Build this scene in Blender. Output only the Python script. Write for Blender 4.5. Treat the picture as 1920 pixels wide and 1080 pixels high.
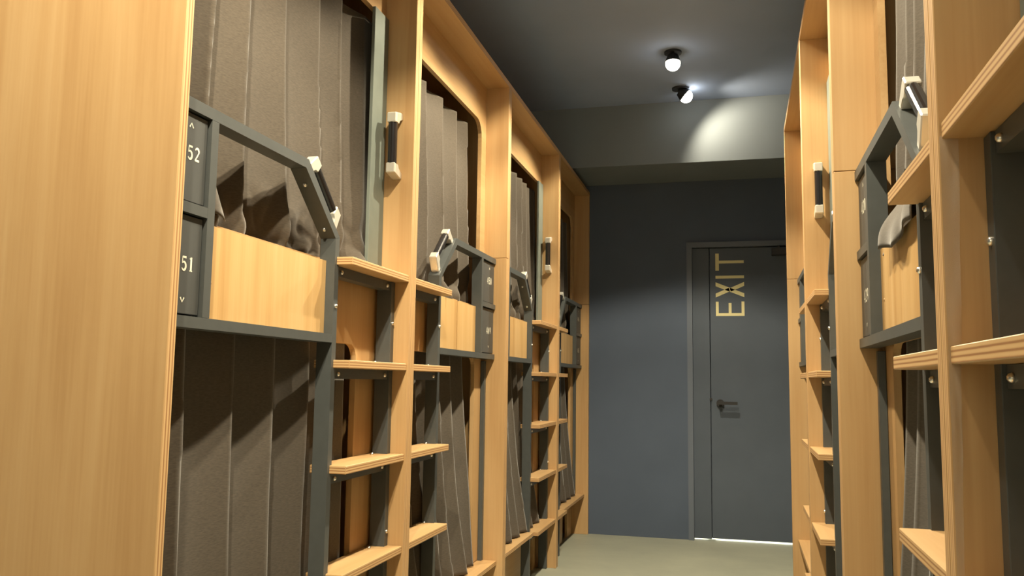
import bpy, bmesh, math, random
from mathutils import Matrix, Vector, noise

# ------------------------------------------------------------------ camera, world, light, exposure
for o in list(bpy.data.objects): bpy.data.objects.remove(o, do_unlink=True)
SC = bpy.context.scene
COL = SC.collection
F_PX, YAW, PITCH, ROLL = 1595.0, 0.25709, 0.10874, 0.01422
EYE = 1.10
cam_d = bpy.data.cameras.new('camera'); cam = bpy.data.objects.new('camera', cam_d); COL.objects.link(cam)
cam_d.sensor_width = 36.0; cam_d.lens = F_PX * 36.0 / 1920.0; cam_d.clip_start = 0.02
_f = Vector((-math.sin(YAW) * math.cos(PITCH), math.cos(YAW) * math.cos(PITCH), math.sin(PITCH)))
_r = Vector((math.cos(YAW), math.sin(YAW), 0)); _u = _r.cross(_f)
_r2 = math.cos(ROLL) * _r + math.sin(ROLL) * _u; _u2 = -math.sin(ROLL) * _r + math.cos(ROLL) * _u
cam.matrix_world = Matrix(((_r2.x, _u2.x, -_f.x, 0), (_r2.y, _u2.y, -_f.y, 0), (_r2.z, _u2.z, -_f.z, EYE), (0, 0, 0, 1)))
SC.camera = cam
world = bpy.data.worlds.new('world'); SC.world = world; world.use_nodes = True
world.node_tree.nodes['Background'].inputs[0].default_value = (0.05, 0.055, 0.07, 1)
world.node_tree.nodes['Background'].inputs[1].default_value = 0.1
vs = SC.view_settings
vs.view_transform = 'Standard'; vs.look = 'None'; vs.exposure = 0.5; vs.gamma = 1.0; vs.use_curve_mapping = False

LAMP_W = 118.0
LAMP_COL = (1.0, 0.87, 0.63)
# (x, y, tilt toward +x, tilt toward +y, power factor, cone in degrees)
LAMPS = [(-0.326, 5.47, 1.15, 0.22, 0.15, 140), (-0.326, 4.84, 0.0, -0.12, 1.0, 124), (-0.335, 3.50, 0.0, 0.0, 1.0, 122),
         (-0.335, 2.87, 0.0, 0.0, 1.0, 122), (-0.345, 1.53, 0.0, 0.0, 0.95, 122), (-0.345, 0.90, 0.0, 0.0, 0.5, 122), (-0.40, 0.35, -0.6, 0.25, 1.5, 96), (-0.9, -1.5, 0.0, -0.9, 1.8, 110)]  # last entry is an added fill lamp behind the viewer, aimed at the near wall
STEP = 0.2877
TOPZ = 2.507

# ------------------------------------------------------------------ materials
def new_mat(name):
    m = bpy.data.materials.new(name); m.use_nodes = True
    nt = m.node_tree; b = nt.nodes['Principled BSDF']
    return m, nt, b
def nd(nt, typ, **kw):
    n = nt.nodes.new(typ)
    for k, v in kw.items(): setattr(n, k, v)
    return n
def ramp(nt, stops):
    n = nt.nodes.new('ShaderNodeValToRGB'); cr = n.color_ramp
    cr.elements[0].position, cr.elements[0].color = stops[0][0], (*stops[0][1], 1)
    cr.elements[1].position, cr.elements[1].color = stops[-1][0], (*stops[-1][1], 1)
    for p, c in stops[1:-1]:
        e = cr.elements.new(p); e.color = (*c, 1)
    return n
def obj_coords(nt, scale):
    tc = nd(nt, 'ShaderNodeTexCoord'); oi = nd(nt, 'ShaderNodeObjectInfo')
    mul = nd(nt, 'ShaderNodeVectorMath', operation='SCALE'); mul.inputs[0].default_value = (7.3, 3.1, 5.7)
    nt.links.new(oi.outputs['Random'], mul.inputs['Scale'])
    add = nd(nt, 'ShaderNodeVectorMath', operation='ADD')
    nt.links.new(tc.outputs['Object'], add.inputs[0]); nt.links.new(mul.outputs[0], add.inputs[1])
    mp = nd(nt, 'ShaderNodeMapping'); mp.inputs['Scale'].default_value = scale
    nt.links.new(add.outputs[0], mp.inputs['Vector'])
    return mp.outputs['Vector']
def ply(name, axis, dark, mid, light, rough=0.42):
    m, nt, b = new_mat(name)
    sc = {'z': (14, 14, 0.9), 'y': (14, 0.9, 14), 'x': (0.9, 14, 14)}[axis]
    v = obj_coords(nt, sc)
    n1 = nd(nt, 'ShaderNodeTexNoise'); n1.inputs['Scale'].default_value = 1.0; n1.inputs['Detail'].default_value = 5; n1.inputs['Distortion'].default_value = 0.6
    nt.links.new(v, n1.inputs['Vector'])
    sc2 = tuple(x * (9 if x > 2 else 3.0) for x in sc)
    v2 = obj_coords(nt, sc2)
    n2 = nd(nt, 'ShaderNodeTexNoise'); n2.inputs['Scale'].default_value = 1.0; n2.inputs['Detail'].default_value = 3
    nt.links.new(v2, n2.inputs['Vector'])
    mx = nd(nt, 'ShaderNodeMath', operation='MULTIPLY_ADD'); mx.inputs[1].default_value = 0.35
    nt.links.new(n2.outputs['Fac'], mx.inputs[0])
    sub = nd(nt, 'ShaderNodeMath', operation='SUBTRACT'); sub.inputs[1].default_value = 0.175
    nt.links.new(n1.outputs['Fac'], sub.inputs[0]); nt.links.new(sub.outputs[0], mx.inputs[2])
    r = ramp(nt, [(0.28, dark), (0.5, mid), (0.72, light)])
    nt.links.new(mx.outputs[0], r.inputs['Fac']); nt.links.new(r.outputs['Color'], b.inputs['Base Color'])
    b.inputs['Roughness'].default_value = rough
    b.inputs['Specular IOR Level'].default_value = 0.35
    bp = nd(nt, 'ShaderNodeBump'); bp.inputs['Strength'].default_value = 0.06; bp.inputs['Distance'].default_value = 0.002
    nt.links.new(n2.outputs['Fac'], bp.inputs['Height']); nt.links.new(bp.outputs['Normal'], b.inputs['Normal'])
    return m
def ply_edge(name, axis, pitch=0.0042):
    # laminated cut edge: thin light and dark veneer lines stacked across the thickness
    m, nt, b = new_mat(name)
    tc = nd(nt, 'ShaderNodeTexCoord'); sp = nd(nt, 'ShaderNodeSeparateXYZ'); nt.links.new(tc.outputs['Object'], sp.inputs[0])
    ns = nd(nt, 'ShaderNodeTexNoise'); ns.inputs['Scale'].default_value = 6; nt.links.new(tc.outputs['Object'], ns.inputs['Vector'])
    k = nd(nt, 'ShaderNodeMath', operation='MULTIPLY'); k.inputs[1].default_value = 2 * math.pi / pitch
    nt.links.new(sp.outputs[{'x': 'X', 'y': 'Y', 'z': 'Z'}[axis]], k.inputs[0])
    a = nd(nt, 'ShaderNodeMath', operation='MULTIPLY_ADD'); a.inputs[1].default_value = 1.6
    nt.links.new(ns.outputs['Fac'], a.inputs[0]); nt.links.new(k.outputs[0], a.inputs[2])
    s = nd(nt, 'ShaderNodeMath', operation='SINE'); nt.links.new(a.outputs[0], s.inputs[0])
    h = nd(nt, 'ShaderNodeMath', operation='MULTIPLY_ADD'); h.inputs[1].default_value = 0.5; h.inputs[2].default_value = 0.5
    nt.links.new(s.outputs[0], h.inputs[0])
    r = ramp(nt, [(0.1, (0.30, 0.15, 0.062)), (0.35, (0.49, 0.30, 0.135)), (0.85, (0.56, 0.37, 0.18))])
    nt.links.new(h.outputs[0], r.inputs['Fac']); nt.links.new(r.outputs['Color'], b.inputs['Base Color'])
    b.inputs['Roughness'].default_value = 0.5; b.inputs['Specular IOR Level'].default_value = 0.3
    return m
def plain(name, col, rough=0.5, metal=0.0, spec=0.5, nscale=None, namp=0.15, bump=0.0):
    m, nt, b = new_mat(name)
    b.inputs['Roughness'].default_value = rough; b.inputs['Metallic'].default_value = metal
    b.inputs['Specular IOR Level'].default_value = spec
    if nscale:
        v = obj_coords(nt, (nscale,) * 3)
        n = nd(nt, 'ShaderNodeTexNoise'); n.inputs['Scale'].default_value = 1; n.inputs['Detail'].default_value = 6
        nt.links.new(v, n.inputs['Vector'])
        r = ramp(nt, [(0.3, tuple(c * (1 - namp) for c in col)), (0.7, tuple(min(1, c * (1 + namp)) for c in col))])
        nt.links.new(n.outputs['Fac'], r.inputs['Fac']); nt.links.new(r.outputs['Color'], b.inputs['Base Color'])
        if bump:
            bp = nd(nt, 'ShaderNodeBump'); bp.inputs['Strength'].default_value = bump; bp.inputs['Distance'].default_value = 0.003
            nt.links.new(n.outputs['Fac'], bp.inputs['Height']); nt.links.new(bp.outputs['Normal'], b.inputs['Normal'])
    else:
        b.inputs['Base Color'].default_value = (*col, 1)
    return m
def emit(name, col, strength):
    m, nt, b = new_mat(name)
    b.inputs['Base Color'].default_value = (*col, 1)
    b.inputs['Emission Color'].default_value = (*col, 1); b.inputs['Emission Strength'].default_value = strength
    return m

PD, PM, PL = (0.42, 0.252, 0.110), (0.475, 0.300, 0.138), (0.515, 0.338, 0.165)
M_PLYZ = ply('plywood_upright', 'z', PD, PM, PL)
M_PLYY = ply('plywood_lengthwise', 'y', PD, PM, PL)
M_PALE = ply('plywood_guard', 'z', (0.46, 0.275, 0.105), (0.54, 0.345, 0.145), (0.59, 0.395, 0.185))
M_EDGE_Y = ply_edge('plywood_edge_panel', 'y', 0.0085)
M_EDGE_Z = ply_edge('plywood_edge_step', 'z', 0.0072)
M_STEEL = plain('painted_steel', (0.066, 0.073, 0.073), rough=0.42, spec=0.45, nscale=30, namp=0.06)
M_LOCK = plain('locker_steel', (0.058, 0.062, 0.062), rough=0.5, spec=0.4, nscale=25, namp=0.06)
M_JAMB = plain('pale_grey_jamb_paint', (0.15, 0.175, 0.155), rough=0.5, spec=0.35, nscale=20, namp=0.05)
M_SILV = plain('brushed_aluminium', (0.82, 0.80, 0.74), rough=0.28, metal=1.0)
M_CAP = plain('satin_handle_end', (0.75, 0.73, 0.66), rough=0.35, metal=0.55)
M_BLACK = plain('black_grip', (0.012, 0.011, 0.012), rough=0.22, spec=0.6)
M_PRINT = plain('cream_print', (0.72, 0.70, 0.58), rough=0.6)
M_GOLD = plain('gold_lettering', (0.74, 0.67, 0.36), rough=0.55)
M_WALL = plain('slate_wall_paint', (0.084, 0.108, 0.155), rough=0.75, spec=0.25, nscale=3, namp=0.05)
M_DOOR = plain('slate_door_paint', (0.078, 0.097, 0.128), rough=0.55, spec=0.35, nscale=5, namp=0.05)
M_DFRAME = plain('slate_door_frame', (0.12, 0.142, 0.182), rough=0.5, spec=0.35)
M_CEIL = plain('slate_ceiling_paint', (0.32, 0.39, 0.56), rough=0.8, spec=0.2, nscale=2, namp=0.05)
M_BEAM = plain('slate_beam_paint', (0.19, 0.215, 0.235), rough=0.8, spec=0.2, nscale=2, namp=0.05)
M_DARK = plain('dark_iron', (0.02, 0.02, 0.022), rough=0.5)
M_WHITE = plain('white_cotton', (0.75, 0.74, 0.68), rough=0.9, spec=0.1)
M_ROOM = plain('white_plaster', (0.7, 0.7, 0.66), rough=0.9)
M_BULB = emit('lamp_glass', (1.0, 0.95, 0.80), 14.0)

def mat_curtain():
    m, nt, b = new_mat('taupe_curtain_cloth')
    v = obj_coords(nt, (90, 90, 420))
    n = nd(nt, 'ShaderNodeTexNoise'); n.inputs['Scale'].default_value = 1; n.inputs['Detail'].default_value = 3
    nt.links.new(v, n.inputs['Vector'])
    r = ramp(nt, [(0.3, (0.061, 0.050, 0.038)), (0.7, (0.085, 0.070, 0.053))])
    nt.links.new(n.outputs['Fac'], r.inputs['Fac']); nt.links.new(r.outputs['Color'], b.inputs['Base Color'])
    b.inputs['Roughness'].default_value = 0.9; b.inputs['Specular IOR Level'].default_value = 0.12
    b.inputs['Sheen Weight'].default_value = 0.25; b.inputs['Sheen Roughness'].default_value = 0.5
    bp = nd(nt, 'ShaderNodeBump'); bp.inputs['Strength'].default_value = 0.06; bp.inputs['Distance'].default_value = 0.001
    nt.links.new(n.outputs['Fac'], bp.inputs['Height']); nt.links.new(bp.outputs['Normal'], b.inputs['Normal'])
    return m
M_CURT = mat_curtain()
def mat_floor():
    m, nt, b = new_mat('sealed_concrete_floor')
    v = obj_coords(nt, (1, 1, 1))
    n = nd(nt, 'ShaderNodeTexNoise'); n.inputs['Scale'].default_value = 2.2; n.inputs['Detail'].default_value = 8; n.inputs['Roughness'].default_value = 0.65
    nt.links.new(v, n.inputs['Vector'])
    r = ramp(nt, [(0.3, (0.27, 0.28, 0.225)), (0.7, (0.34, 0.35, 0.275))])
    nt.links.new(n.outputs['Fac'], r.inputs['Fac']); nt.links.new(r.outputs['Color'], b.inputs['Base Color'])
    b.inputs['Roughness'].default_value = 0.5; b.inputs['Specular IOR Level'].default_value = 0.4
    return m
M_FLOOR = mat_floor()

# ------------------------------------------------------------------ mesh helpers
def new_obj(name, bm, mats, parent=None, smooth=False, loc=None, recalc=True):
    if recalc: bmesh.ops.recalc_face_normals(bm, faces=bm.faces[:])
    me = bpy.data.meshes.new(name); bm.to_mesh(me); bm.free()
    for m in (mats if isinstance(mats, (list, tuple)) else [mats]): me.materials.append(m)
    if smooth: me.polygons.foreach_set('use_smooth', [True] * len(me.polygons))
    o = bpy.data.objects.new(name, me); COL.objects.link(o)
    if parent: o.parent = parent
    if loc: o.location = loc
    return o
def share(name, me, parent, loc=(0, 0, 0)):
    o = bpy.data.objects.new(name, me); COL.objects.link(o); o.parent = parent; o.location = loc; return o
def add_box(bm, x0, x1, y0, y1, z0, z1):
    x0, x1 = min(x0, x1), max(x0, x1); y0, y1 = min(y0, y1), max(y0, y1); z0, z1 = min(z0, z1), max(z0, z1)
    v = [bm.verts.new(p) for p in ((x0, y0, z0), (x1, y0, z0), (x1, y1, z0), (x0, y1, z0), (x0, y0, z1), (x1, y0, z1), (x1, y1, z1), (x0, y1, z1))]
    for q in ((0, 3, 2, 1), (4, 5, 6, 7), (0, 1, 5, 4), (1, 2, 6, 5), (2, 3, 7, 6), (3, 0, 4, 7)): bm.faces.new([v[i] for i in q])
def bevel(bm, w):
    if w: bmesh.ops.bevel(bm, geom=bm.edges[:], offset=w, segments=1, profile=0.5, affect='EDGES')
def add_prism(bm, pts, f0, f1):
    """pts: 2-D outline; f0/f1 map a 2-D point to the two end positions"""
    a = [bm.verts.new(f0(p)) for p in pts]; b = [bm.verts.new(f1(p)) for p in pts]
    bm.faces.new(a); bm.faces.new(b[::-1]); n = len(pts)
    for i in range(n): bm.faces.new((a[i], b[i], b[(i + 1) % n], a[(i + 1) % n]))
def add_cyl(bm, p, q, r0, r1=None, seg=12, caps=True):
    p, q = Vector(p), Vector(q); r1 = r0 if r1 is None else r1
    d = (q - p).normalized(); s = d.orthogonal().normalized(); t = d.cross(s)
    A = [bm.verts.new(p + r0 * (math.cos(2 * math.pi * i / seg) * s + math.sin(2 * math.pi * i / seg) * t)) for i in range(seg)]
    B = [bm.verts.new(q + r1 * (math.cos(2 * math.pi * i / seg) * s + math.sin(2 * math.pi * i / seg) * t)) for i in range(seg)]
    for i in range(seg): bm.faces.new((A[i], A[(i + 1) % seg], B[(i + 1) % seg], B[i]))
    if caps: bm.faces.new(A[::-1]); bm.faces.new(B)
def edge_mats(bm, test):
    bm.normal_update()
    for f in bm.faces:
        if test(f.normal): f.material_index = 1
def tag(o, label, cat, group=None, kind=None):
    o['label'] = label; o['category'] = cat
    if group: o['group'] = group
    if kind: o['kind'] = kind
    return o
def empty(name, mat):
    o = bpy.data.objects.new(name, None); COL.objects.link(o); o.matrix_world = mat; o.empty_display_size = 0.1; return o
def box_obj(name, b6, mats, parent, bev=0.0, edge=None):
    """box whose mesh is centred on itself, so that grain and veneer lines follow each piece"""
    c = ((b6[0] + b6[1]) / 2, (b6[2] + b6[3]) / 2, (b6[4] + b6[5]) / 2)
    bm = bmesh.new(); add_box(bm, b6[0] - c[0], b6[1] - c[0], b6[2] - c[1], b6[3] - c[1], b6[4] - c[2], b6[5] - c[2])
    bmesh.ops.recalc_face_normals(bm, faces=bm.faces[:])
    if edge: edge_mats(bm, edge)
    bevel(bm, bev)
    return new_obj(name, bm, mats, parent, loc=c)

_b = bmesh.new(); bmesh.ops.create_uvsphere(_b, u_segments=8, v_segments=5, radius=0.0062)
for f in _b.faces: f.smooth = True
BOLT = bpy.data.meshes.new('bolt'); _b.to_mesh(BOLT); _b.free(); BOLT.materials.append(M_SILV)

# ------------------------------------------------------------------ the setting
def slab(name, b6, m, label, cat):
    o = box_obj(name, b6, m, None); tag(o, label, cat, kind='structure'); return o
CEIL = 3.014
YB, YBACK = 6.30, -2.6
slab('floor', (-3.2, 2.5, YBACK, YB + 1.2, -0.06, 0.0), M_FLOOR, 'olive grey sealed concrete corridor floor', 'floor')
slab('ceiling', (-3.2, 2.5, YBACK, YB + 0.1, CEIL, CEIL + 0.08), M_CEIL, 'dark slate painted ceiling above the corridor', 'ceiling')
slab('wall_left', (-3.28, -3.2, YBACK, YB + 0.1, 0, CEIL), M_WALL, 'slate wall closing the sleeping pods on the left', 'wall')
slab('wall_right', (2.5, 2.58, YBACK, YB + 0.1, 0, CEIL), M_WALL, 'slate wall closing the sleeping pods on the right', 'wall')
slab('wall_front', (-3.2, 2.5, YBACK - 0.08, YBACK, 0, CEIL), M_ROOM, 'unseen wall at the near end of the corridor, made pale to bounce fill light', 'wall')  # unseen wall, pale so that it bounces soft fill down the corridor
DX0, DX1, DZ = -0.335, 0.72, 2.125           # outside of the door frame
bm = bmesh.new()
add_box(bm, -3.2, DX0, YB, YB + 0.1, 0, CEIL); add_box(bm, DX1, 2.5, YB, YB + 0.1, 0, CEIL); add_box(bm, DX0, DX1, YB, YB + 0.1, DZ, CEIL)
tag(new_obj('wall_back', bm, M_WALL), 'slate blue end wall around the exit door', 'wall', kind='structure')
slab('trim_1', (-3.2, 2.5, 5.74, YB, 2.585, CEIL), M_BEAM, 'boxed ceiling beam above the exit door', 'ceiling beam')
# lit room beyond the door, seen only as the bright gap under the leaf
bm = bmesh.new()
add_box(bm, -1.2, 1.6, YB + 1.2, YB + 1.25, 0, 2.6); add_box(bm, -1.25, -1.2, YB + 0.1, YB + 1.25, 0, 2.6); add_box(bm, 1.6, 1.65, YB + 0.1, YB + 1.25, 0, 2.6)
add_box(bm, -1.25, 1.65, YB + 0.1, YB + 1.25, 2.6, 2.65)
tag(new_obj('wall_beyond', bm, M_ROOM), 'white walls of the bright landing beyond the exit door', 'wall', kind='structure')
ld = bpy.data.lights.new('landing_lamp', 'AREA'); ld.energy = 260; ld.size = 0.9; ld.color = (1, 0.97, 0.82)
lo = bpy.data.objects.new('landing_lamp', ld); COL.objects.link(lo); lo.location = (0.15, YB + 0.6, 2.55)

# door with frame, fixed strip, leaf, lever, closer, lettering
door = empty('door_1', Matrix.Translation((0, YB, 0)))
tag(door, 'slate exit door with gold sideways EXIT lettering', 'door', kind='structure')
bm = bmesh.new()
add_box(bm, DX0, DX0 + 0.038, -0.022, 0.08, 0, DZ); add_box(bm, DX1 - 0.038, DX1, -0.022, 0.08, 0, DZ); add_box(bm, DX0 + 0.038, DX1 - 0.038, -0.022, 0.08, DZ - 0.038, DZ)
new_obj('door_frame', bm, M_DFRAME, door)
for b6 in ((-0.20, -0.15, 0.053, 0.085, 0.012, DZ - 0.075), (DX0 + .03, DX1 - .03, 0.053, 0.085, DZ - 0.075, DZ - .02), (DX1 - .075, DX1 - .03, 0.053, 0.085, 0.012, DZ - 0.075)):
    box_obj('leak_stop', b6, M_DFRAME, door)  # unseen strips added behind the door gaps to block leaking landing light
box_obj('fixed_strip', (DX0 + 0.038, -0.176, 0.012, 0.052, 0.012, DZ - 0.04), M_DOOR, door, 0.002)
leaf = box_obj('door_leaf', (-0.171, DX1 - 0.041, 0.012, 0.052, 0.017, DZ - 0.042), M_DOOR, door, 0.002)
bm = bmesh.new(); add_cyl(bm, (-0.108, 0.012, 0.963), (-0.108, -0.004, 0.963), 0.027, seg=20)
add_cyl(bm, (-0.108, -0.004, 0.963), (-0.108, -0.05, 0.963), 0.011, seg=12)
add_box(bm, -0.117, 0.012, -0.058, -0.044, 0.954, 0.975); new_obj('lever_handle', bm, M_DARK, door)
bm = bmesh.new(); add_cyl(bm, (-0.172, 0.012, 0.99), (-0.172, 0.004, 0.99), 0.010, seg=12)
new_obj('lock_button', bm, M_DARK, door)
bm = bmesh.new(); add_box(bm, 0.262, 0.46, -0.045, 0.012, 2.018, 2.066); add_box(bm, 0.30, 0.318, -0.06, -0.045, 2.066, 2.078); bevel(bm, 0.002)
new_obj('door_closer', bm, M_DARK, door)
# EXIT reads from bottom to top: text x axis -> +z, text y axis -> -x
def letter_polys(ch):
    t = 0.125
    if ch == 'E': return [[(0, 0), (t, 0), (t, 1), (0, 1)], [(t, 0), (.62, 0), (.62, t * .8), (t, t * .8)], [(t, .5 - t * .4), (.56, .5 - t * .4), (.56, .5 + t * .4), (t, .5 + t * .4)], [(t, 1 - t * .8), (.62, 1 - t * .8), (.62, 1), (t, 1)]]
    if ch == 'I': return [[(0, 0), (t, 0), (t, 1), (0, 1)]]
    if ch == 'T': return [[(0, 1 - t), (.75, 1 - t), (.75, 1), (0, 1)], [(.375 - t / 2, 0), (.375 + t / 2, 0), (.375 + t / 2, 1 - t), (.375 - t / 2, 1 - t)]]
    w = .66; k = .17
    return [[(0, 0), (k, 0), (w, 1), (w - k, 1)], [(0, 1), (k, 1), (w / 2 + k * .5, .53), (w / 2 - k * .42, .5)], [(w / 2 - k * .5, .47), (w / 2 + k * .42, .5), (w, 0), (w - k, 0)]]
HGT = 0.200
zc = 1.587
for ch, adv in (('E', .145), ('X', .148), ('I', .062), ('T', .13)):
    bm = bmesh.new()
    for poly in letter_polys(ch):
        add_prism(bm, poly, lambda p: (0.069 - p[1] * HGT, 0.0112, zc + p[0] * HGT * .84), lambda p: (0.069 - p[1] * HGT, 0.0122, zc + p[0] * HGT * .84))
    new_obj('letter_' + ch.lower(), bm, M_GOLD, door)
    zc += adv * .93

# ------------------------------------------------------------------ number glyphs (thick and thin strokes)
def arc(cx, cy, rx, ry, a0, a1, n=9, w=lambda t: .1):
    return [(cx + rx * math.cos(math.radians(a0 + (a1 - a0) * i / n)), cy + ry * math.sin(math.radians(a0 + (a1 - a0) * i / n)), w(i / n)) for i in range(n + 1)]
th, tn = .2, .075
GL = {
 '0': [arc(.3, .5, .21, .46, 90, -90, 12, lambda t: tn + (th - tn) * math.sin(math.pi * t)), arc(.3, .5, .21, .46, 90, 270, 12, lambda t: tn + (th - tn) * math.sin(math.pi * t))],
 '1': [[(.3, 0, th), (.3, 1, th)], [(.12, .86, tn), (.3, .97, tn)], [(.14, .03, tn), (.46, .03, tn)]],
 '2': [arc(.29, .74, .21, .22, 165, -35, 10, lambda t: tn + (th - tn) * max(0, math.sin(math.pi * min(1, t * .9)))) + [(.33, .40, .13), (.08, .07, tn)], [(.06, .08, .15), (.56, .08, .17)]],
 '4': [[(.42, 1, tn), (.04, .3, tn)], [(.02, .29, .09), (.6, .29, .09)], [(.41, 0, th), (.41, .98, th)], [(.27, .03, tn), (.55, .03, tn)]],
 '5': [[(.13, .94, .14), (.54, .94, .16)], [(.13, .98, tn), (.11, .5, tn)], arc(.28, .31, .23, .29, 140, -150, 12, lambda t: tn + (th - tn) * math.sin(math.pi * t))],
 '6': [arc(.3, .3, .21, .28, 0, 360, 16, lambda t: tn + (th - tn) * abs(math.cos(2 * math.pi * t))), arc(.42, .4, .33, .57, 110, 190, 8, lambda t: tn + (th - tn) * t)],
 '9': [arc(.3, .7, .21, .28, 0, 360, 16, lambda t: tn + (th - tn) * abs(math.cos(2 * math.pi * t))), arc(.18, .6, .33, .57, -70, 10, 8, lambda t: tn + (th - tn) * t)],
 '3': [arc(.26, .74, .22, .22, 160, -80, 10, lambda t: tn + (th - tn) * math.sin(math.pi * t)), arc(.26, .29, .25, .27, 80, -160, 10, lambda t: tn + (th - tn) * math.sin(math.pi * t))],
 '^': [[(.08, .2, .14), (.3, .62, .14), (.52, .2, .14)]],
 'v': [[(.08, .7, .14), (.3, .28, .14), (.52, .7, .14)]],
}
def add_glyphs(bm, text, height, aspect, place):
    """place(a, b) maps text coordinates (metres, centred) to 3-D on the door face"""
    adv = .8; wtot = (len(text) - 1) * adv + .6
    for i, ch in enumerate(text):
        for st in GL[ch]:
            n = len(st); L = []; R = []
            for j, (x, y, w) in enumerate(st):
                a = st[max(0, j - 1)]; b = st[min(n - 1, j + 1)]
                dx, dy = b[0] - a[0], b[1] - a[1]; l = math.hypot(dx, dy) or 1
                nx, ny = -dy / l * w / 2, dx / l * w / 2
                f = lambda px, py: bm.verts.new(place((px + i * adv - wtot / 2) * height * aspect, (py - .5) * height))
                L.append(f(x + nx, y + ny)); R.append(f(x - nx, y - ny))
            for j in range(n - 1): bm.faces.new((L[j], L[j + 1], R[j + 1], R[j]))

# ------------------------------------------------------------------ sleeping pods
A_L, X_L, A_R, X_R = -0.00704, -1.00851, 0.00683, 0.24842
WALLM = {-1: Matrix.Translation((X_L, 0, 0)) @ Matrix.Rotation(-A_L, 4, 'Z'), 1: Matrix.Translation((X_R, 0, 0)) @ Matrix.Rotation(-A_R, 4, 'Z')}
DEPTH = 1.95
D_ST0, D_ST1 = 0.052, 0.098      # steel frame, distance behind the front edge
D_FACE = 0.112                   # plywood face of the pods

def round_pts(cx, cz, r, a0, a1, n=6):
    return [(cx + r * math.cos(math.radians(a0 + (a1 - a0) * i / n)), cz + r * math.sin(math.radians(a0 + (a1 - a0) * i / n))) for i in range(n + 1)]

def handle(parent, origin, axis, out, width):
    """grab bar: two satin ends on the surface and a black grip between them"""
    o, a, n, w = Vector(origin), Vector(axis).normalized(), Vector(out).normalized(), Vector(width).normalized()
    P = lambda s, h, k: o + a * s + n * h + w * k
    bm = bmesh.new(); add_cyl(bm, P(-.082, .048, 0), P(.082, .048, 0), .0150, seg=18)
    h = new_obj('grab_handle', bm, M_BLACK, parent)
    for e in (-1, 1):
        bm = bmesh.new()
        pts = [(e * .112, 0), (e * .112, .012), (e * .101, .064), (e * .068, .064), (e * .068, .032), (e * .084, .028), (e * .090, 0)]
        add_prism(bm, pts, lambda p: P(p[0], p[1], -.0155), lambda p: P(p[0], p[1], .0155))
        bevel(bm, 0.0025)
        new_obj('handle_end', bm, M_CAP, h)
    return h

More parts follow.
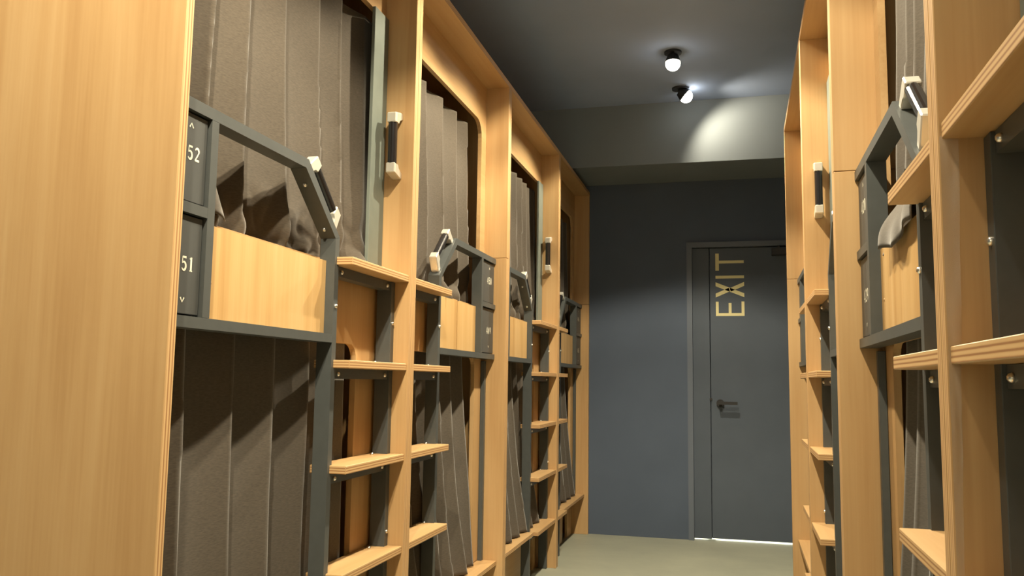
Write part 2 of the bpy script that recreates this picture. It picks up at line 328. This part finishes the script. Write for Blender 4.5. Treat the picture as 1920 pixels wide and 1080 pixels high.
def pod(side, ya, yb, locker_near, tube, apex, low, label, nums=None, guard='plain', panel_near=.0265, panel_far=.0265, arch=True, panel_handle=True, seams=False, numh=.030, numasp=1.0, ncy=None):
    sg = side
    root = empty('sleeping_pod', WALLM[side] @ Matrix.Translation((0, ya, 0)))
    tag(root, label, 'bunk pod', 'plywood sleeping pods')
    W = yb - ya
    Y = (lambda t: t) if locker_near else (lambda t: W - t)
    X = lambda d: sg * d
    B = lambda name, t0, t1, d0, d1, z0, z1, m, bev=0.0, edge=None, par=root: box_obj(name, (min(X(d0), X(d1)), max(X(d0), X(d1)), min(Y(t0), Y(t1)), max(Y(t0), Y(t1)), z0, z1), m, par, bev, edge)
    ex = lambda n: abs(n.x) > .7
    # carcass
    for t0, t1, is_lock in ((-panel_near, 0, locker_near), (W, W + panel_far, not locker_near)):
        if seams and is_lock:
            box_obj('side_panel', (min(0, X(DEPTH)), max(0, X(DEPTH)), t0, t1, 0, 1.6745), [M_PLYZ, M_EDGE_Y], root, .0012, ex)
            box_obj('side_panel', (min(0, X(DEPTH)), max(0, X(DEPTH)), t0 + (.0012 if t0 < 0 else .0012), t1 - .0004, 1.6765, TOPZ), [M_PLYZ, M_EDGE_Y], root, .0012, ex)
        else:
            box_obj('side_panel', (min(0, X(DEPTH)), max(0, X(DEPTH)), t0, t1, 0, TOPZ), [M_PLYZ, M_EDGE_Y], root, .0012, ex)
    box_obj('top_panel', (min(0, X(DEPTH)), max(0, X(DEPTH)), -panel_near, W + panel_far, TOPZ, TOPZ + .026), [M_PLYY, M_EDGE_Z], root, .0012, ex)
    bmp = lambda pts, d0, d1: (lambda b: (add_prism(b, pts, lambda p: (X(d0), Y(p[0]), p[1]), lambda p: (X(d1), Y(p[0]), p[1])), b)[1])(bmesh.new())
    # upper face: header and locker-side margin with a rounded inner corner
    mg, hz = .075, 2.318
    pts = [(0, 1.46), (mg, 1.46)] + round_pts(mg + .075, hz - .075, .075, 180, 90) + [(W, hz), (W, TOPZ), (0, TOPZ)]
    new_obj('upper_face', bmp(pts, D_FACE, D_FACE + .018), M_PLYY, root)
    # lower face: board with the lower opening cut out of it
    l0, l1, lz = .125, W - .155, 1.205
    pts = [(0, .29), (l0, .29)] + round_pts(l0 + .045, lz - .045, .045, 180, 90) + round_pts(l1 - .045, lz - .045, .045, 90, 0) + [(l1, .29), (W, .29), (W, 1.44), (0, 1.44)]
    new_obj('lower_face', bmp(pts, D_FACE, D_FACE + .018), M_PLYZ, root)
    B('jamb_plate', W - .118, W - .004, .100, D_FACE - .0005, 1.44, hz, M_JAMB, .001)
    B('bed_deck', 0, W, D_FACE + .019, DEPTH, 1.26, 1.40, M_PLYY)
    B('bed_deck', 0, W, D_FACE + .0, DEPTH, .262, .285, M_PLYY)
    B('back_panel', 0, W, DEPTH - .015, DEPTH, .29, TOPZ, M_PLYZ)
    # foot board under the ledge with arched shoe hole
    r = .085; pts = [(0, 0)]
    for c in (.26, low + .29): pts += [(c - r, 0)] + round_pts(c, .13, r, 180, 0, 10) + [(c + r, 0)]
    pts += [(W, 0), (W, .262), (0, .262)]
    new_obj('kick_board', bmp(pts, D_FACE + .01, D_FACE + .026), M_PLYY, root)
    B('ledge', .002, low - .03, .028, .135, STEP - .02, STEP - .001, [M_PLYY, M_EDGE_Z], .0012, lambda n: abs(n.z) < .7)
    # steel frame
    st = lambda name, pts: new_obj(name, bmp(pts, D_ST0, D_ST1), M_STEEL, root)
    T = .025
    st('top_rail', [(.002, 1.645), (apex - .012, 1.645), (apex, 1.670), (.002, 1.670)])
    sl = (Vector((low, 1.495)) - Vector((apex, 1.67))).normalized(); nn = Vector((-sl.y, sl.x))
    if nn.x > 0: nn = -nn
    q0 = (apex - .0125, 1.6445); q1 = (low - T, 1.489)
    st('slant_bar', [(apex, 1.67), (low, 1.495), q1, q0])
    st('frame_post', [(low - T, 0), (low, 0), (low, 1.4945), (low - T, 1.4885)])
    st('bottom_rail', [(.002, 1.198), (low - T - .0005, 1.198), (low - T - .0005, 1.2215), (.002, 1.2215)])
    st('locker_post', [(tube, 1.222), (tube + T, 1.222), (tube + T, 1.6445), (tube, 1.6445)])
    st('locker_rail', [(.002, 1.431), (tube - .0005, 1.431), (tube - .0005, 1.453), (.002, 1.453)])
    B('wall_post', W - .030, W - .001, D_ST0, D_ST1 + .004, 0, 1.415, M_STEEL, .001)
    B('back_post', .001, .026, .092, D_FACE - .001, STEP, 1.19, M_STEEL, .001)
    # steps with steel bracket and bolts
    for k in range(1, 6):
        z = k * STEP
        s = B('step', low - .012, W - .0005, .004, D_FACE - .0005, z - .0225, z, [M_PLYY, M_EDGE_Z], .0014, lambda n: abs(n.z) < .7)
        c = s.location
        y0, y1 = sorted((Y(low + .0005), Y(W - .031)))
        br = bmesh.new(); add_box(br, X(.058) - c.x, X(.094) - c.x, y0 - c.y, y1 - c.y, z - .052 - c.z, z - .0232 - c.z)
        new_obj('bracket', br, M_STEEL, s)
        for t in (low + .03, W - .055):
            share('bolt', BOLT, s, (X(.0565) - c.x, Y(t) - c.y, z - .039 - c.z))
        for t in (low + .012, W - .07):
            share('bolt', BOLT, s, (X(.085) - c.x, Y(t) - c.y, z + .001 - c.z))
    for t, z in ((low - .012, 1.30), (W - .015, 1.28), (W - .015, .62)):
        share('bolt', BOLT, root, (X(D_ST0 - .0005), Y(t), z))
    mid = (Vector((apex, 1.67)) + Vector((low, 1.495))) / 2
    for f in (.22, .86):
        p = Vector(q0) * (1 - f) + Vector(q1) * f
        share('bolt', BOLT, root, (X((D_ST0 + D_ST1) / 2), Y(p.x - .001), p.y - .001))
    # guard board inside the frame
    g0, g1, gz0, gz1, gd0, gd1 = tube + T + .0008, low - T - .0008, 1.2222, 1.4265, .078, .095
    if guard == 'split':
        gm = g0 + (g1 - g0) * .485
        for a, b_, cut in ((g0, gm - .005, None), (gm + .005, g1, .52)):
            pts = [(a, gz0), (b_, gz0), (b_, gz1)]
            if cut:
                cx = a + (b_ - a) * cut; pts += [(cx + .004, gz1), (cx, gz1 - .05), (cx - .004, gz1)]
            pts += [(a, gz1)]
            new_obj('guard_board', bmp(pts, gd0, gd1), M_PALE, root)
    elif guard == 'slits':
        pts = [(g0, gz0), (g1, gz0), (g1, gz1)]
        for f in (.66, .36):
            cx = g0 + (g1 - g0) * f; pts += [(cx + .004, gz1), (cx, gz1 - .045), (cx - .004, gz1)]
        pts += [(g0, gz1)]
        new_obj('guard_board', bmp(pts, gd0, gd1), M_PALE, root)
    else:
        g = new_obj('guard_board', bmp([(g0, gz0), (g1, gz0), (g1, gz1), (g0, gz1)], gd0, gd1), M_PALE, root)
        bm = bmesh.new(); add_cyl(bm, (X(gd0 + .001), Y(g0 + .035), 1.302), (X(gd0 - .0008), Y(g0 + .035), 1.302), .005, .004, 10)
        new_obj('plug', bm, M_EDGE_Z, g)
    # lockers
    lk = []
    for z0, z1, tx, arrow in ((1.4565, 1.6405, 0, '^'), (1.2255, 1.4275, 1, 'v')):
        d = B('locker_door', .006, tube - .004, .060, .075, z0, z1, M_LOCK, .0012)
        c = d.location
        B('locker_box', .003, tube - .001, .0765, .0975, z0 - .002, z1 + .002, M_DARK)
        if nums:
            bm = bmesh.new(); cy = ncy or tube * .5
            sgn = 1 if side == -1 else -1
            face = X(.0594) - c.x
            zc_ = 1.558 if tx == 0 else 1.328
            zar = 1.617 if tx == 0 else 1.254
            pl = lambda zz: (lambda a, b: (face, Y(cy) - c.y + sgn * a, zz + b - c.z))
            add_glyphs(bm, nums[tx], numh, numasp, pl(zc_))
            new_obj('number', bm, M_PRINT, d, recalc=False)
            bm = bmesh.new(); add_glyphs(bm, arrow, .022, 1.25, pl(zar))
            new_obj('arrow', bm, M_PRINT, d, recalc=False)
    # grab handles: one on the sloping bar, one on the side panel by the steps
    mdir = Vector((0, (Y(low) - Y(apex)), 1.495 - 1.67)).normalized()
    outd = Vector((0, -mdir.z, mdir.y)); outd = outd if outd.z > 0 else -outd
    if (outd.y > 0) != (Y(low) > Y(apex)): outd = -outd
    m3 = Vector((X((D_ST0 + D_ST1) / 2), Y(mid.x), mid.y))
    handle(root, m3, mdir, outd, (1, 0, 0))
    if panel_handle:
        ysurf = Y(W); handle(root, (X(.056), ysurf, 1.873), (0, 0, 1), (0, -1 if locker_near else 1, 0), (1, 0, 0))
    return root

# ------------------------------------------------------------------ curtains
def curtain(side, ya, label, y_top, y_bot, z_top, z_bot, d_top, d_bot, n, amp, seed, crumple=0.0, group='taupe pod curtains', nu=150, nv=56, zfun=None, wob=.06, dfun=None, ridges=None):
    """pleated cloth: ridges rise slowly and fall back sharply; spreads and settles toward the hem"""
    sg = side; rnd = random.Random(seed)
    root_m = WALLM[side] @ Matrix.Translation((0, ya, 0))
    bm = bmesh.new(); grid = []
    ph = [rnd.uniform(-.12, .12) for _ in range(n + 3)]
    am = [rnd.uniform(.75, 1.15) for _ in range(n + 3)]
    rl = list(ridges or []) + [((ridges or [0])[-1]) + .17]
    for j in range(nv + 1):
        v = j / nv; row = []
        for i in range(nu + 1):
            u = i / nu
            y0 = y_top[0] + (y_bot[0] - y_top[0]) * v ** 1.5; y1 = y_top[1] + (y_bot[1] - y_top[1]) * v ** 1.5
            w = noise.noise(Vector((u * 2.2 + seed * 3.7, v * 1.3, seed)))
            s = u * n + wob * w * v
            if ridges:
                yy = u * (y_top[1] - y_top[0]) + y_top[0] + wob * w * v; k = 0
                while k < len(rl) - 1 and yy > rl[k]: k += 1
                lo_, hi_ = (rl[k - 1] if k else rl[0] - .17), rl[k]
                fr = max(0, min(1, (yy - lo_) / (hi_ - lo_))); kk = k % (n + 2)
            else:
                k = int(math.floor(s + .22)); fr = s + .22 - k; kk = max(0, min(n + 1, k))
            pk = .22
            if fr < pk: h = .5 + .5 * math.cos(math.pi * fr / pk)
            else: h = ((fr - pk) / (1 - pk)) ** 1.6
            y = y0 + (y1 - y0) * u
            zb = z_bot if zfun is None else zfun(y)
            z = z_top + (zb - z_top) * v
            d = d_top + (d_bot - d_top) * v ** 1.7 - amp * am[kk] * (h - .5) * (.55 + .45 * v)
            if dfun: d += dfun(y, z)
            if crumple:
                c = max(0.0, (v - .76) / .24) ** 1.3
                q = Vector((y * 7.5, z * 6.0, seed * 1.3))
                cr = noise.noise(q) * .6 + abs(noise.noise(q * 2.1 + Vector((3, 7, 1)))) * .7 - .15
                d -= crumple * c * cr
                y += crumple * .5 * c * noise.noise(q + Vector((9, 2, 5)))
            row.append(bm.verts.new((sg * d, y, z)))
        grid.append(row)
    for j in range(nv):
        for i in range(nu): bm.faces.new((grid[j][i], grid[j][i + 1], grid[j + 1][i + 1], grid[j + 1][i]))
    o = new_obj('curtain', bm, M_CURT, None, smooth=True)
    o.matrix_world = root_m
    md = o.modifiers.new('cloth', 'SOLIDIFY'); md.thickness = .0025; md.offset = 0
    tag(o, label, 'curtain', group)
    return o
def hem_flap(parent, sg, y0, y1, z0, z1, d):
    bm = bmesh.new(); N, M_ = 14, 14; g = []
    for j in range(M_ + 1):
        v = j / M_; row = []
        for i in range(N + 1):
            u = i / N; wd = .25 + .75 * v
            dd = d - .028 * math.sin(math.pi * u * .9) * (.3 + .7 * v) + .01 * v
            row.append(bm.verts.new((sg * dd, y0 + (y1 - y0) * u * wd, z0 + (z1 - z0) * v - .012 * u * v)))
        g.append(row)
    for j in range(M_):
        for i in range(N): bm.faces.new((g[j][i], g[j][i + 1], g[j + 1][i + 1], g[j + 1][i]))
    o = new_obj('hem_flap', bm, M_CURT, parent, smooth=True)
    md = o.modifiers.new('cloth', 'SOLIDIFY'); md.thickness = .003; md.offset = 0

def drape(parent, sg, y0, y1, zdrop):
    # fold of the curtain pulled out over the top of the guard board
    prof = [(.150, 1.585), (.128, 1.545), (.102, 1.505), (.083, 1.478), (.069, 1.455), (.064, 1.430), (.066, 1.405)]
    bm = bmesh.new(); g = []; N = 40
    for i in range(N + 1):
        u = i / N; y = y0 + (y1 - y0) * u; row = []
        w = .010 * math.sin(u * 15.0) + .006 * noise.noise(Vector((u * 5, 2.2, 0)))
        for j, (d, z) in enumerate(prof):
            k = j / (len(prof) - 1)
            row.append(bm.verts.new((sg * (d - w * k * (1 - .55 * k) - .008 * k * u), y + .012 * k * math.sin(u * 9), z - zdrop * k * u * u + .012 * k * math.sin(u * 7 + 1))))
        g.append(row)
    for i in range(N):
        for j in range(len(prof) - 1): bm.faces.new((g[i][j], g[i + 1][j], g[i + 1][j + 1], g[i][j + 1]))
    o = new_obj('draped_hem', bm, M_CURT, parent, smooth=True)
    sb = o.modifiers.new('soft', 'SUBSURF'); sb.levels = 1; sb.render_levels = 1
    md = o.modifiers.new('cloth', 'SOLIDIFY'); md.thickness = .003; md.offset = 0

# left wall: four pods
pod(-1, 1.390, 2.592, True, .155, .585, .782, 'large plywood pod beside the near left end panel, locker doors ending 52 and 51', ('452', '451'), 'plain', panel_near=.0236, numh=.029, numasp=1.0, ncy=.095)
pod(-1, 2.647, 3.835, False, .210, .607, .805, 'plywood pod with lockers 450 and 449 and a cracked guard board', ('450', '449'), 'split', seams=True, panel_handle=False, numh=.031, numasp=1.05, ncy=.085)
pod(-1, 3.889, 5.086, True, .200, .550, .735, 'plywood pod with a slitted guard board and a handle on its far panel', None, 'slits')
pod(-1, 5.141, 6.268, False, .215, .640, .830, 'dim plywood pod against the end wall on the left', ('446', '445'), 'plain', seams=True, panel_handle=False, numh=.031)
# right wall: four pods
pod(1, -0.005, 1.170, True, .190, .600, .800, 'plywood pod at the right picture edge with two large pale steps', None, 'plain', panel_handle=False)
# wrinkled clear film left on the front corner of the nearest right panel
film_m, nt, b = new_mat('clear_film')
b.inputs['Base Color'].default_value = (0.75, 0.68, 0.6, 1); b.inputs['Roughness'].default_value = 0.25; b.inputs['Alpha'].default_value = 0.22
bm = bmesh.new(); g = []
for j in range(61):
    z = 1.42 - .62 * j / 60; wd = .022 * (1 - .7 * j / 60) + .004 * noise.noise(Vector((0, 0, z * 7)))
    g.append([bm.verts.new((.001 + wd * i / 6, 1.1690 - .004 * abs(noise.noise(Vector((i * .3, 1.3, z * 11)))), z)) for i in range(7)])
for j in range(60):
    for i in range(6): bm.faces.new((g[j][i], g[j][i + 1], g[j + 1][i + 1], g[j + 1][i]))
near_pod = [o for o in COL.objects if o.name.startswith('sleeping_pod')][-1]
film = new_obj('protective_film', bm, film_m, near_pod, smooth=True); film.location = (0, .005, 0)
pod(1, 1.225, 2.399, False, .190, .600, .822, 'plywood pod on the right with an open sloping handle frame and draped curtain', ('430', '429'), 'plain', seams=True, panel_handle=False, numh=.032)
pod(1, 2.454, 3.545, True, .190, .560, .730, 'narrow looking right pod with a black handle on its far panel', None, 'plain')
pod(1, 3.600, 4.859, False, .190, .620, .850, 'last plywood pod on the right before the exit door', None, 'plain', seams=True, panel_handle=False)

# curtains: upper and lower in each pod
def up_hem(low_y, far=True, zin=1.405, zout=1.449):
    def f(y):
        k = 1 / (1 + math.exp(-(y - low_y) / .012)); k = k if far else 1 - k
        return zin + (zout - zin) * k
    return f
def up_fwd(low_y, far=True, amt=-.03):
    def f(y, z):
        k = 1 / (1 + math.exp(-(y - low_y) / .03)); k = k if far else 1 - k
        return amt * k * max(0, (1.75 - z) / .3)
    return f
c = curtain(-1, 1.390, 'upper curtain above locker 452, wide taupe pleats crumpled over the guard board', (.05, 1.19), (.05, 1.17), 2.30, 1.4, .168, .150, 7, .060, 3, crumple=.075, zfun=up_hem(.79), nu=240, nv=90, ridges=[0.13, 0.28, 0.425, 0.6, 0.8, 0.94])
hem_flap(c, -1, .185, .312, 1.60, 1.468, .112)
curtain(-1, 1.390, 'lower curtain of the nearest left pod, hanging behind the steel rail', (.07, 1.02), (.07, .98), 1.24, .292, .155, .135, 5, .065, 4, ridges=[0.22, 0.41, 0.6, 0.79])
curtain(-1, 2.647, 'upper curtain behind locker 450, gathered behind the sloping handle', (.06, 1.09), (.06, 1.06), 2.285, 1.4, .168, .150, 7, .070, 5, crumple=.085, zfun=up_hem(.39, False), nu=220, nv=80, ridges=[0.14, 0.29, 0.45, 0.65, 0.84, 1.01])
curtain(-1, 2.647, 'lower curtain under locker 449, flaring to the ledge beside an orange strip', (.16, .97), (.18, 1.02), 1.24, .292, .165, .10, 6, .075, 6, ridges=[.26, .38, .52, .66, .80])
curtain(-1, 3.889, 'upper curtain of the pod with the slitted guard board', (.06, 1.18), (.06, 1.14), 2.275, 1.4, .168, .150, 6, .070, 7, crumple=.07, zfun=up_hem(.745), nu=160, nv=60, ridges=[0.2, 0.38, 0.55, 0.7, 0.84, 0.96])
curtain(-1, 3.889, 'lower curtain swept sideways above the far left ledge', (.07, .93), (.07, 1.02), 1.24, .292, .165, .09, 6, .065, 8, ridges=[0.2, 0.36, 0.5, 0.62, 0.74])
curtain(-1, 5.141, 'dim upper curtain next to the slate end wall', (.06, 1.04), (.06, 1.02), 2.275, 1.4, .168, .150, 6, .06, 9, crumple=.09, zfun=up_hem(.28, False), nu=130, nv=50)
curtain(-1, 5.141, 'dim lower curtain next to the slate end wall', (.16, .90), (.16, 1.0), 1.24, .292, .155, .10, 5, .06, 10, nu=110, nv=40)
curtain(1, -.005, 'upper curtain at the right picture edge', (.05, 1.05), (.05, 1.02), 2.30, 1.4, .168, .150, 6, .06, 11, zfun=up_hem(.81), nu=110, nv=40)
curtain(1, -.005, 'lower curtain at the right picture edge', (.10, 1.00), (.10, .98), 1.24, .292, .155, .135, 5, .06, 12, nu=110, nv=40)
c = curtain(1, 1.225, 'upper curtain on the right, draped below the tilted black handle', (.06, 1.08), (.06, 1.06), 2.30, 1.4, .168, .150, 7, .06, 13, crumple=.08, zfun=up_hem(.36, False), nu=200, nv=80, ridges=[0.16, 0.34, 0.52, 0.68, 0.81, 0.93, 1.06])
drape(c, 1, .50, .815, .012)
curtain(1, 1.225, 'lower curtain on the right behind the pale steps', (.16, 1.04), (.18, 1.04), 1.24, .292, .155, .10, 6, .06, 14)
curtain(1, 2.454, 'upper curtain on the right whose edge hangs beside the upright black handle', (.06, 1.00), (.06, .96), 2.30, 1.4, .168, .150, 6, .06, 15, zfun=up_hem(.74), nu=110, nv=40)
curtain(1, 2.454, 'lower curtain on the right below the upright black handle', (.10, .90), (.10, .92), 1.24, .292, .155, .11, 5, .06, 16, nu=110, nv=40)
curtain(1, 3.600, 'upper curtain of the last right pod before the door', (.06, 1.08), (.06, 1.06), 2.30, 1.4, .168, .150, 6, .06, 17, zfun=up_hem(.41, False), nu=110, nv=40)
curtain(1, 3.600, 'lower curtain of the last right pod before the door', (.16, 1.08), (.16, 1.08), 1.24, .292, .155, .11, 6, .06, 18, nu=110, nv=40)

def mattress(ya, y0, y1, z0, z1, d0, label):
    bm = bmesh.new(); add_box(bm, -d0, -(DEPTH - .03), y0, y1, z0, z1)
    bmesh.ops.bevel(bm, geom=bm.edges[:], offset=.018, segments=3, profile=.5, affect='EDGES')
    o = new_obj('mattress', bm, M_WHITE, None, smooth=False); o.matrix_world = WALLM[-1] @ Matrix.Translation((0, ya, 0))
    tag(o, label, 'mattress', 'white mattresses')
mattress(1.390, .01, 1.19, 1.401, 1.446, .215, 'white mattress showing above the guard board beside locker 451')
mattress(2.647, .01, 1.178, .2855, .345, .19, 'white mattress corner by the lower curtain under locker 449')

# ------------------------------------------------------------------ ceiling spotlights
for i, (x, y, tx, ty, pw, cone) in enumerate(LAMPS):
    r = empty('ceiling_spotlight', Matrix.Translation((x, y, CEIL)))
    lab = ['ceiling spotlight nearer the exit door, lower of the two bright lamps', 'ceiling spotlight farther from the door, upper of the two bright lamps',
           'ceiling spotlight over the pod with lockers 450 and 449, farther of that pair', 'ceiling spotlight over the pod with lockers 450 and 449, nearer of that pair',
           'ceiling spotlight over lockers 452 and 451', 'ceiling spotlight just before the near left end panel', 'ceiling spotlight nearest to the viewer', 'added fill spotlight behind the viewer, bounced off the near wall'][i]
    tag(r, lab, 'lamp', 'ceiling spotlights')
    bm = bmesh.new(); add_cyl(bm, (0, 0, 0), (0, 0, -.012), .05, seg=24); new_obj('base_plate', bm, M_DARK, r)
    ax = Vector((tx, ty, -1)).normalized()
    bm = bmesh.new(); add_cyl(bm, (0, 0, -.012), (0, 0, -.03), .012, seg=10)
    p0 = Vector((0, 0, -.022)); add_cyl(bm, p0, p0 + ax * .045, .030, .047, seg=24); new_obj('housing', bm, M_DARK, r)
    bm = bmesh.new(); bmesh.ops.create_uvsphere(bm, u_segments=20, v_segments=12, radius=.043)
    for v in bm.verts: v.co = v.co + (p0 + ax * .052)
    new_obj('bulb', bm, M_BULB, r, smooth=True)
    sd = bpy.data.lights.new('spot_beam', 'SPOT'); sd.energy = LAMP_W * pw * 1.0; sd.color = LAMP_COL
    sd.spot_size = math.radians(cone); sd.spot_blend = .6 if i == 0 else .22; sd.shadow_soft_size = .022
    so = bpy.data.objects.new('spot_beam', sd); COL.objects.link(so); so.parent = r
    so.location = p0 + ax * .108; so.rotation_euler = ax.to_track_quat('-Z', 'Y').to_euler()
